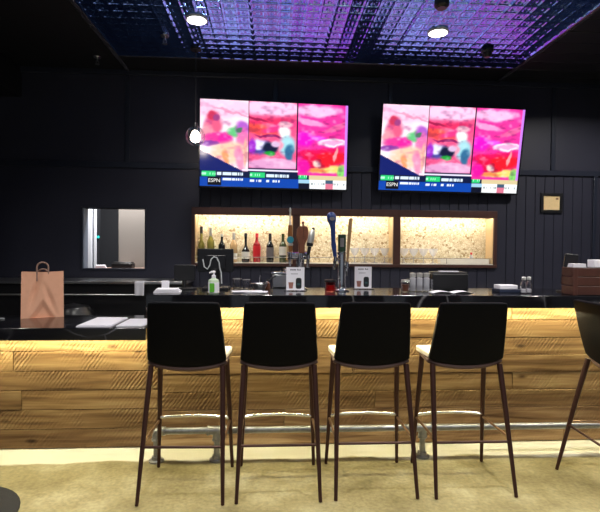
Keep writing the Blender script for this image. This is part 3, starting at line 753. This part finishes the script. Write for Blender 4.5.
# globe pendant
t = thing('globe_pendant', 'clear glass globe pendant lamp hanging at the edge of the left television', 'pendant lamp', (-.665, 4.25, 2.325))
MB().tube([(0, 0, .1), (0, 0, CZ-2.325-.02)], .004, 8).build('cord', M['black'], t)
MB().lathe([(0, CZ-2.325+.002), (.05, CZ-2.325+.002), (.045, CZ-2.325-.022), (0, CZ-2.325-.024)], 20).build('ceiling_rose', M['black'], t)
MB().lathe([(0, .115), (.012, .115), (.018, .1), (.018, .05), (0, .05)], 16).build('socket', M['blackmetal'], t)
MB().lathe([(.085*math.cos(R(a)), .085*math.sin(R(a))) for a in range(76, -90, -8)] + [(0, -.085)], 32).build('glass_globe', M['globeglass'], t)
MB().lathe([(0, .05), (.016, .046), (.028, .03), (.042, .0), (.043, -.018), (.03, -.046), (0, -.058)], 24).build('bulb', M['bulb'], t)

# ------------------------------------------------------------------ things on the high countertop
CT = 1.0702
def table_sign(x, y, lb, rz):
    t = thing('table_sign', lb, 'table sign', (x, y, CT), rz, 'white table signs on the bar')
    MB().box(-.075, .075, -.03, .03, 0, .006).build('base', M['acrylic'], t, bevel=.002)
    c = MB().box(-.061, .061, -.002, .002, .006, .160).build('card', M['white'], t)
    mb = MB(); r_ = random.Random(5)
    for x0, n, z, hh in ((-.036, 5, .138, .008), (.012, 3, .138, .009)):
        for k in range(n): mb.box(x0+k*.0082, x0+k*.0082+.0062, -.0026, -.0021, z, z+hh*r_.uniform(.7, 1.2))
    for k in range(6): mb.box(-.03+k*.008, -.03+k*.008+.006, -.0026, -.0021, .113, .117)
    mb.build('lettering', M['ink'], c)
    p = MB().prism([(-.042, .016), (-.018, .016), (-.013, .058), (-.047, .058)], -.0027, -.0021).build('drink_picture', M['pinkink'], c)
    p = MB().prism(rbox(.003, .042, .014, .088, .014), -.0027, -.0021).build('can_picture', M['darkink'], c)
    MB().prism(rbox(.012, .034, .038, .052, .004), -.0031, -.0028).build('can_label', M['tealink'], p)
table_sign(.166, 3.235, 'white table sign with drink pictures in front of the left tap tower', 0)
table_sign(.660, 3.40, 'white table sign with drink pictures standing right of the beer taps', 0)

def tower(x, y, lb):
    t = thing('beer_tower', lb, 'beer tap', (x, y, CT))
    MB().lathe([(0, 0), (.055, 0), (.055, .008), (.036, .014), (.033, .02), (.031, .03)], 28).build('base_flange', M['chrome'], t)
    return t
def faucet(t, x, y, z, tx, ty):
    """spigot from the tower at height z to the handle foot at tx, ty"""
    mb = MB().tube([(x, y, z), (tx, ty, z)], .012, 12)
    mb.tube([(tx, ty, z), (tx, ty+.02, z-.005), (tx, ty+.045, z-.04), (tx, ty+.048, z-.07)], [.013, .012, .010, .011], 12)
    mb.tube([(tx, ty, z-.008), (tx, ty, z+.03)], [.014, .009], 12)
    return mb.build('faucet', M['chrome'], t)
# left tower: amber handle with teal badge, brown flask handle, black and white handle
t = tower(.205, 3.36, 'chrome beer tap tower at left with amber, brown and black-white handles')
mb = MB().tube([(0, 0, .03), (0, 0, .255)], .030, 24); mb.tube([(-.09, 0, .235), (.06, 0, .235)], .026, 20); mb.build('column', M['chrome'], t)
Z = lambda z: z-CT
faucet(t, -.072, -.02, .235, -.072, -.075)
h_ = MB().tube([(-.072, -.075, .262), (-.072, -.075, .30), (-.074, -.077, .38), (-.075, -.078, .445)], [.012, .015, .017, .013], 16).build('tap_handle', M['orange'], t); h_['label'] = 'amber handle with teal badge and silver finial'
MB().tube([(-.075, -.078, .445), (-.076, -.078, .49), (-.076, -.078, .53), (-.076, -.078, .55), (-.076, -.078, .565)], [.010, .006, .005, .009, .004], 12).build('finial', M['foil'], h_)
MB().lathe([(0, .006), (.022, .006), (.024, 0), (0, 0)], 24).xf(Matrix.Translation((-.074, -.095, .345)) @ Matrix.Rotation(R(90), 4, 'X')).build('badge', M['teal'], h_)
MB().lathe([(.015, 0), (.0185, .004), (.0185, .014), (.015, .018)], 16, (-.073, -.076, .305)).build('collar', M['foil'], h_)
faucet(t, .005, -.02, .23, .005, -.085)
h_ = MB().prism([(-.016, .255), (.026, .255), (.024, .31), (.036, .335), (.047, .36), (.047, .425), (.035, .437), (.018, .44), (.016, .452), (.022, .46), (.02, .472), (.004, .472), (.002, .46), (.008, .452), (.006, .44), (-.014, .437), (-.03, .42), (-.034, .36), (-.026, .335), (-.016, .31)], -.108, -.062).build('tap_handle', M['tapbrown'], t, bevel=.006); h_['label'] = 'brown flask shaped wooden handle'
faucet(t, .05, -.02, .225, .05, -.1)
h_ = MB().tube([(.047, -.10, .235), (.052, -.10, .265), (.058, -.10, .30)], [.010, .012, .012], 14).build('tap_handle', M['black'], t); h_['label'] = 'slim leaning black and white handle'
MB().tube([(.058, -.10, .302), (.061, -.10, .325)], [.021, .023], 16).build('black_band', M['black'], h_)
MB().tube([(.061, -.10, .326), (.068, -.10, .365), (.074, -.10, .40), (.080, -.10, .415)], [.020, .024, .018, .012], 16).build('white_top', M['foil'], h_)
MB().tube([(.080, -.10, .414), (.083, -.10, .43)], [.012, .008], 12).build('cap', M['black'], h_)
# right tower: blue handle, dark green panel, pale wood paddle
t = tower(.48, 3.24, 'chrome beer tap tower at right with blue, dark green and pale wood handles')
mb = MB().tube([(0, 0, .03), (0, 0, .262)], .029, 24); mb.lathe([(.029, .25), (.033, .255), (.033, .262), (.02, .268), (0, .268)], 24); mb.build('column', M['chrome'], t)
faucet(t, 0, 0, .215, -.05, -.05)
h_ = MB().tube([(-.053, -.052, .236), (-.058, -.056, .275), (-.063, -.06, .31), (-.066, -.064, .335), (-.070, -.068, .42), (-.075, -.07, .452)], [.013, .014, .017, .014, .017, .021], 16).build('tap_handle', M['blue'], t); h_['label'] = 'long blue handle with a rounded knob'
MB().tube([(-.075, -.07, .452), (-.079, -.072, .475), (-.083, -.074, .505), (-.085, -.075, .522), (-.086, -.076, .53)], [.021, .030, .032, .022, .008], 18).build('knob', M['blue'], h_)
MB().lathe([(0, .006), (.017, .006), (.019, 0), (0, 0)], 20, sy=.6).xf(Matrix.Translation((-.080, -.102, .484)) @ Matrix.Rotation(R(90), 4, 'X')).build('badge', M['greylabel'], h_)
h_ = MB().box(-.026, .026, -.016, .016, .268, .385).build('tap_handle', M['tapgreen'], t, bevel=.004); h_['label'] = 'square dark green panel handle'
MB().box(-.013, .013, -.0175, -.0162, .30, .36).build('badge', M['greylabel'], h_)
faucet(t, 0, 0, .175, .034, -.03)
h_ = MB().prism([(.028, .195), (.040, .195), (.0505, .30), (.066, .47), (.070, .486), (.063, .494), (.048, .494), (.042, .485), (.037, .42), (.030, .30)], -.04, -.022).build('tap_handle', M['tapwood'], t, bevel=.004); h_['label'] = 'pale wooden paddle handle'

# red jar beside the right tower
t = thing('red_jar', 'small red glass jar with dark rim beside the right beer tower', 'jar', (.395, 3.16, CT))
MB().lathe([(0, 0), (.034, 0), (.038, .006), (.038, .06), (.032, .068), (.030, .068), (.030, .01), (0, .008)], 24).build('glass_body', M['glassred'], t)
MB().lathe([(0, .009), (.029, .011), (.029, .045), (0, .046)], 20).build('contents', M['pinkfill'], t)
MB().lathe([(.026, .068), (.042, .068), (.042, .08), (.02, .084), (0, .084)], 24).build('lid', M['black'], t)

# register monitor, seen from behind
t = thing('register_monitor', 'black register monitor seen from behind with a looped white cable', 'monitor', (-.381, 3.35, CT))
mb = MB(); 
mb.prism(rbox(-.122, .122, .118, .280, .006), -.016, .012); mb.prism(rbox(-.07, .07, .14, .235, .01), -.03, -.014)
mb.build('screen_housing', M['screen_off'], t, bevel=.003)
MB().prism(rbox(-.115, .115, .125, .273, .004), .0122, .0135).build('screen', M['black'], t)
mb = MB().box(-.085, .095, -.075, .085, 0, .016); mb.tube([(0, .02, .016), (0, .015, .08), (0, -.01, .15)], [.035, .028, .028], 14); mb.build('stand', M['black'], t, bevel=.004)
o = MB().tube([(-0.0840, -.036, 0.2070), (-0.0735, -.036, 0.1550), (-0.0525, -.036, 0.1400), (-0.0360, -.036, 0.1650), (-0.0270, -.036, 0.2070), (-0.0090, -.036, 0.2240), (0.0105, -.036, 0.2180), (0.0270, -.036, 0.1860), (0.0315, -.036, 0.1490), (0.0420, -.036, 0.1130), (0.0450, -.036, 0.0400)], .0045, 8).build('cable', M['cablewhite'], t); o['label'] = 'looped white cable'
t = thing('customer_display', 'small black customer display standing left of the register monitor', 'display', (-.592, 3.33, CT))
mb = MB(); mb.prism(rbox(-.068, .075, .06, .168, .008), -.01, .01); mb.build('housing', M['screen_off'], t, bevel=.003)
MB().prism(rbox(-.06, .067, .068, .16, .004), -.0112, -.0102).build('screen', M['black'], t)
mb = MB().box(-.05, .08, -.045, .045, 0, .012); mb.tube([(0, .0, .012), (0, .006, .09)], .014, 12); mb.build('stand', M['black'], t, bevel=.003)
# sanitiser
t = thing('pump_bottle', 'green labelled pump bottle of hand gel in front of the register monitor', 'pump bottle', (-.355, 3.02, CT))
MB().lathe([(0, 0), (.026, 0), (.029, .004), (.029, .078), (.026, .088), (.013, .095), (.012, .1), (0, .1)], 24, sx=1.15).build('bottle_body', M['palegreen'], t)
MB().lathe([(.0293, .008), (.0303, .008), (.0303, .072), (.0293, .072)], 24, sx=1.15).build('wrap_label', M['white'], t)
MB().prism(rbox(-.022, .008, .012, .068, .006), -.0325, -.0306).build('front_label', M['green'], t)
mb = MB().lathe([(0, .1), (.013, .1), (.013, .115), (.006, .118), (.005, .132), (0, .132)], 16); mb.tube([(.004, 0, .134), (-.012, 0, .136), (-.028, 0, .130)], [.008, .007, .004], 10); mb.lathe([(0, .13), (.010, .13), (.011, .14), (0, .145)], 14); mb.build('pump', M['white'], t)
# papers and small ware left of the taps
o = MB()
for k, (a, dx) in enumerate(((.05, 0), (-.12, .02), (.2, -.01))):
    o.add([tuple(Matrix.Rotation(a, 3, 'Z') @ Vector(p) + Vector((dx, 0, 0))) for p in [(-.1,-.045,.003*k),(.1,-.045,.003*k),(.1,.045,.003*k),(-.1,.045,.003*k),(-.1,-.045,.003*k+.0025),(.1,-.045,.003*k+.0025),(.1,.045,.003*k+.0025),(-.1,.045,.003*k+.0025)]],
          [(0,3,2,1),(4,5,6,7),(0,1,5,4),(1,2,6,5),(2,3,7,6),(3,0,4,7)])
o = o.build('paper_sheets', M['paper'], smooth=False); o.location = (-.14, 3.12, CT); tag(o, 'loose white paper sheets lying on the bar between register and left sign', 'papers')
def tumbler(x, y, lb, r=.03, h=.075):
    t = thing('tumbler', lb, 'glass', (x, y, CT), 0, 'small glasses beside the register')
    MB().lathe([(0, 0), (r*.85, 0), (r, h), (r*.95, h), (r*.8, .008), (0, .007)], 20).build('glass_body', M['glass'], t)
    MB().lathe([(r*.93, h-.004), (r*1.02, h-.004), (r*1.02, h), (r*.93, h)], 20).build('rim', M['foil'], t)
tumbler(-.232, 3.34, 'small clear tumbler close to the register monitor'); tumbler(-.168, 3.33, 'small clear tumbler left of the steel bowl', .026, .07)
t = thing('mixing_bowl', 'shallow steel bowl with tools behind the paper sheets', 'bowl', (-.075, 3.30, CT))
MB().lathe([(0, 0), (.03, 0), (.04, .012), (.056, .045), (.06, .046), (.053, .044), (.038, .016), (0, .008)], 24).build('bowl', M['steel'], t)
MB().tube([(-.01, 0, .015), (.0, .0, .06), (.004, 0, .10)], [.008, .004, .003], 8).build('jigger_handle', M['chrome'], t)
MB().tube([(.0, .01, .02), (.05, .01, .06), (.11, .01, .095)], .004, 8).build('spoon', M['chrome'], t)
t = thing('straw_caddy', 'grey napkin and straw caddy with chrome lid left of the left sign', 'caddy', (.075, 3.50, CT))
MB().box(-.065, .055, -.05, .05, 0, .10).build('body', M['steel'], t, bevel=.008)
MB().box(-.072, .062, -.056, .056, .101, .113).build('lid', M['chrome'], t, bevel=.004)
MB().lathe([(0, .113), (.016, .113), (.012, .125), (.016, .135), (0, .14)], 16, (.03, 0, 0)).build('knob', M['chrome'], t)
t = thing('amber_bottle', 'little brown glass bottle between steel bowl and napkin caddy', 'bottle', (-.022, 3.36, CT))
MB().lathe([(0, 0), (.018, 0), (.019, .04), (.008, .052), (.008, .062), (0, .062)], 16).build('glass_body', M['tapbrown'], t)
MB().lathe([(.008, .058), (.0095, .058), (.0095, .07), (0, .071)], 14).build('cap', M['black'], t)
t = thing('napkin_stack', 'stack of white napkins at the left end of the high counter', 'napkins', (-.655, 3.12, CT), .1)
for k in range(3): MB().box(-.085+.006*k, .08-.009*k, -.06, .06, .008*k, .008*k+.007).build('napkin_layer', M['paper'], t, bevel=.002)
o = MB().box(-.025, .025, -.004, .004, 0, .065).build('receipt_card', M['white'], bevel=.001); o.location = (-.70, 3.24, CT); o.rotation_euler = (R(-8), 0, .1)
tag(o, 'small upright white card behind the napkin stack', 'card')

# condiment jars right of the taps
t = thing('condiment_caddy', 'clear caddy of jars left of the black receipt printer', 'caddy', (1.025, 3.24, CT))
mb = MB(); 
for a in ((-.085, .075, -.05, -.046), (-.085, .075, .046, .05), (-.085, -.081, -.046, .046), (.071, .075, -.046, .046)): mb.box(*a, 0, .085)
mb.box(-.085, .075, -.05, .05, -.0, .004); mb.build('clear_walls', M['acrylic'], t)
for k in range(3):
    x = -.052+.048*k
    j = MB().lathe([(0, .005), (.021, .005), (.021, .09), (.014, .097), (0, .097)], 16, (x, 0, 0)).build('jar', M['jarwhite'], t)
    MB().lathe([(.0, .0975), (.020, .0975), (.021, .125), (.0, .128)], 16, (x, 0, 0)).build('lid', M['foil'], j)
t = thing('dark_jar', 'short jar with dark contents left of the clear caddy', 'jar', (.905, 3.18, CT))
MB().lathe([(0, 0), (.029, 0), (.031, .004), (.031, .062), (.027, .068), (.025, .068), (.027, .06), (.027, .006), (0, .004)], 20).build('glass_body', M['glass'], t)
MB().lathe([(0, .007), (.026, .007), (.026, .05), (0, .05)], 18).build('contents', M['tapbrown'], t)
MB().lathe([(0, .0685), (.028, .0685), (.028, .082), (0, .084)], 18).build('lid', M['foil'], t)
t = thing('receipt_printer', 'black receipt printer with a white paper strip on top', 'printer', (1.275, 3.38, CT))
MB().box(-.135, .125, -.06, .06, 0, .118).build('body', M['black'], t, bevel=.008)
MB().box(-.128, .118, -.055, .055, .119, .128).build('lid', M['black'], t, bevel=.004)
MB().box(-.07, .07, -.02, .02, .1285, .134).build('paper_strip', M['paper'], t)
mb = MB()
mb.sheet(lambda u, v: (-.14+.28*u, -.05+.1*v, .002+.016*abs(math.sin((u*2) % 1*math.pi))*.7), 20, 1)
o = mb.build('open_menu', M['paper']); o.location = (1.20, 3.13, CT); o.modifiers.new('thickness', 'SOLIDIFY').thickness = .0015
tag(o, 'open white menu lying in front of the receipt printer', 'menu')
t = thing('navy_box', 'low navy blue box with white cards on it, right end of the bar', 'box', (1.625, 3.20, CT))
MB().box(-.085, .07, -.06, .06, 0, .022).build('body', M['navybox'], t, bevel=.003)
o = MB().box(-.078, .048, -.045, .045, .0225, .05).build('card_stack', M['paper'], bevel=.003); o.parent = None
o.location = (1.625, 3.20, CT+.0004); tag(o, 'stack of white cards resting on the navy blue box', 'cards')
for k, (dx, lb) in enumerate(((0, 'clear shaker bottle, left one of the pair by the wooden crate'), (.047, 'clear shaker bottle, right one of the pair by the wooden crate'))):
    t = thing('glass_shaker', lb, 'bottle', (1.683+dx*.9, 3.10+.012*k, CT), 0, 'pair of clear shaker bottles')
    MB().lathe([(0, 0), (.019, 0), (.0205, .004), (.0205, .055), (.017, .07), (.011, .078), (.011, .09), (.009, .09), (.009, .078), (.015, .069), (.0185, .055), (.0185, .006), (0, .005)], 18).build('glass_body', M['glass'], t)
    MB().lathe([(.0, .0905), (.0135, .0905), (.0135, .108), (.008, .112), (0, .113)], 16).build('lid', M['foil'], t)
    MB().lathe([(0, .007), (.0178, .007), (.0178, .03), (0, .03)], 16).build('contents', M['paper'], t)
# wooden crate at the right
t = thing('wooden_crate', 'brown wooden crate at the right end of the bar', 'crate', (2.165, 3.035, CT))
mb = MB(); X_, Y_, hh = .225, .06, .18
for k in range(3):
    z = .002+k*.06
    mb.box(-X_, X_, -Y_, -Y_+.014, z, z+.057); mb.box(-X_, X_, Y_-.014, Y_, z, z+.057); mb.box(-X_, -X_+.014, -Y_+.014, Y_-.014, z, z+.057); mb.box(X_-.014, X_, -Y_+.014, Y_-.014, z, z+.057)
mb.build('slatted_sides', M['walnutcrate'], t, bevel=.003)
MB().box(-X_+.014, X_-.014, -Y_+.014, Y_-.014, 0, .012).build('bottom', M['walnutcrate'], t)
for xa in (-X_, X_-.03): MB().box(xa, xa+.03, -Y_-.008, -Y_-.0005, 0, .18).build('corner_batten', M['walnutcrate'], t, bevel=.002)
MB().box(-X_+.015, X_-.015, -Y_+.015, Y_-.015, .164, .1795).build('tray_insert', M['black'], t)
t = thing('tablet_stand', 'black tablet on a stand just behind the left end of the wooden crate', 'tablet', (2.055, 3.22, CT), -.15)
mb = MB().prism(rbox(-.045, .045, .05, .265, .008), -.006, .006).xf(Matrix.Rotation(R(7), 4, 'Y')); mb.build('tablet', M['screen_off'], t, bevel=.002)
mb = MB().box(-.05, .06, -.04, .05, 0, .01); mb.tube([(.01, .02, .01), (.014, .016, .12)], .012, 12); mb.build('stand', M['black'], t, bevel=.002)
mb = MB()
for k in range(4): mb.box(-.045+.002*k, .045-.001*k, -.03, .03, .006*k, .006*k+.0055)
o = mb.build('card_pile', M['paper'], smooth=False); o.location = (2.005, 3.035, CT+.1805); tag(o, 'short pile of white cards on the left end of the wooden crate', 'cards')
o = MB().box(-.05, .05, -.035, .035, 0, .05).build('white_carton', M['white'], bevel=.003); o.location = (2.15, 3.035, CT+.1805); tag(o, 'white carton on the right of the wooden crate, at the photo edge', 'carton')

# ------------------------------------------------------------------ low countertop
LT = .8643
t = thing('paper_bag', 'brown kraft paper carrier bag on the low left counter', 'bag', (-1.592, 3.46, LT), .40)
def bagface(sy):
    # front or back panel with the folded base diamond and soft creases
    def fn(u, v):
        x = -.131+.262*u; s = 2*u-1; z = .312*v
        y = sy*(.075 - .045*v)
        tri = max(0, 1-abs(s)/.62 - v/.42)                  # base triangle pushed in
        y -= sy*.022*min(1, tri*2.2)
        y += sy*.006*math.exp(-((s+.05-.1*v)/.22)**2)*max(0, v-.42)*2
        y -= sy*.020*max(0, 1-abs(s+.55-.6*(v-.3))/.18)*max(0, 1-abs(v-.6)/.5)
        y -= sy*.016*max(0, 1-abs(s-.5+.8*(v-.2))/.2)*max(0, 1-abs(v-.4)/.4)
        return (x*(1-.015*v), y, z + .004*s*s*v)
    return fn
f, b_ = bagface(-1), bagface(1); n, k = 40, 40
mb = MB().sheet(f, n, k).sheet(b_, n, k)
for u, sg in ((0, 1), (1, -1)):
    def side(a, v, u=u, sg=sg):
        p, q = Vector(f(u, v)), Vector(b_(u, v)); m_ = p.lerp(q, a); m_.x += sg*.035*v*(1-abs(2*a-1)); return m_
    mb.sheet(side, 6, k)
mb.add([(-.131, -.075, .001), (.131, -.075, .001), (.131, .075, .001), (-.131, .075, .001)], [(0, 1, 2, 3)])
mb.build('bag_body', M['kraft'], t, angle=25)
for sy, dz in ((-1, 0), (1, -.05)):
    MB().tube([(-.036, sy*.028, .25), (-.036, sy*.03, .34+dz)] + [(-.001-.035*math.cos(R(a)), sy*.031, .346+dz+.034*math.sin(R(a))) for a in range(0, 181, 20)] + [(.034, sy*.03, .34+dz), (.034, sy*.028, .25)], .006, 8).build('handle', M['kraftdark'], t)
    
def menu(x, y, rz, w, d, lb, n=3):
    mb = MB()
    for k in range(n): mb.box(-w+.003*k, w-.002*k, -d+.002*k, d-.003*k, .003*k, .003*k+.0026)
    o = mb.build('paper_menu', M['paper'], smooth=False); o.location = (x, y, LT); o.rotation_euler = (0, 0, rz)
    tag(o, lb, 'menu', 'paper menus on the low counter')
menu(-1.085, 3.19, 0, .105, .18, 'larger white paper menu beside the paper bag on the low counter')
menu(-.868, 3.17, 0, .085, .15, 'smaller white paper menu next to the end of the high counter', 2)
t = thing('water_glass', 'small clear glass standing at the right end of the low counter', 'glass', (-.86, 3.46, LT))
MB().lathe([(0, 0), (.024, 0), (.028, .075), (.026, .075), (.022, .008), (0, .007)], 20).build('glass_body', M['glass'], t)
MB().lathe([(0, .008), (.0215, .008), (.024, .05), (0, .05)], 18).build('water', M['glass'], t)
t = thing('blue_cord', 'blue and pale cord lying on the low counter left of the paper bag', 'cord', (0, 0, LT))
MB().tube([(-2.1, 3.28, .006), (-1.98, 3.31, .006), (-1.88, 3.335, .006)], .006, 8).build('blue_end', M['cableblue'], t)
MB().tube([(-1.88, 3.335, .006), (-1.84, 3.345, .005), (-1.785, 3.33, .004)], .003, 8).build('pale_tail', M['cablewhite'], t)

# ------------------------------------------------------------------ back counter, left
t = thing('back_counter', 'dark back counter with a steel edge below the kitchen pass-through', 'counter', (-1.75, 4.62, 0))
MB().box(-1.2, .97, -.2, .2, 0, 1.02).build('cabinet', M['black'], t, bevel=.004)
MB().box(-1.22, .99, -.235, .215, 1.021, 1.045).build('steel_top', M['steel'], t, bevel=.004)
MB().tube([(-1.15, -.235, .925), (.6, -.235, .925)], .007, 8).build('towel_rail', M['steel'], t)
mb = MB()
mb.sheet(lambda u, v: (-1.215+.085*u, 4.383-.02*min(1, v*9)-.004*math.sin(u*9)*v, 1.049-.13*v if v > .08 else 1.049), 8, 16)
o = mb.build('hanging_towel', M['paper']); o.modifiers.new('thickness', 'SOLIDIFY').thickness = .004
tag(o, 'white paper towel hanging over the steel edge of the back counter', 'towel')
t = thing('waste_bin', 'black swing bin standing in front of the dark back counter', 'bin', (-1.66, 4.15, 0))
MB().lathe([(0, 0), (.13, 0), (.16, .74), (.165, .75), (0, .75)], 28).build('bin_body', M['black'], t)
MB().lathe([(.165, .751), (.165, .79), (.12, .85), (0, .88)], 28).build('lid', M['screen_off'], t)

# ------------------------------------------------------------------ light
def area(name, loc, size, energy, color=(1, 1, 1), rot=(0, 0, 0), shape='DISK', sy=None, spread=180):
    l = bpy.data.lights.new(name, 'AREA'); l.shape = shape; l.size = size; l.energy = energy; l.color = color; l.spread = R(spread)
    if sy: l.size_y = sy
    o = bpy.data.objects.new(name, l); col.objects.link(o); o.location = loc; o.rotation_euler = rot; return o
for x, y in ((-.572, 3.69), (1.305, 3.755)): area('downlight_lamp', (x, y, CZ-.04), .12, 9, (1, .95, .88), spread=130)
for x in (-2.44, -.57, 1.3, 3.0):
    for y in (2.0, .2): area('downlight_lamp', (x, y, CZ-.04), .14, 24, (1, .96, .9), spread=140)
area('downlight_lamp', (3.1, 3.75, CZ-.04), .12, 28, (1, .95, .88), spread=150)
area('kitchen_lamp', (-1.6, 5.15, 2.55), .4, 55, (1, .97, .94))
w = bpy.data.worlds.new('world'); scene.world = w; w.use_nodes = True
w.node_tree.nodes['Background'].inputs[0].default_value = (.8, .88, 1, 1); w.node_tree.nodes['Background'].inputs[1].default_value = .2
vs = scene.view_settings; vs.view_transform = 'Standard'; vs.look = 'None'; vs.exposure = 0; vs.gamma = 1; vs.use_curve_mapping = False
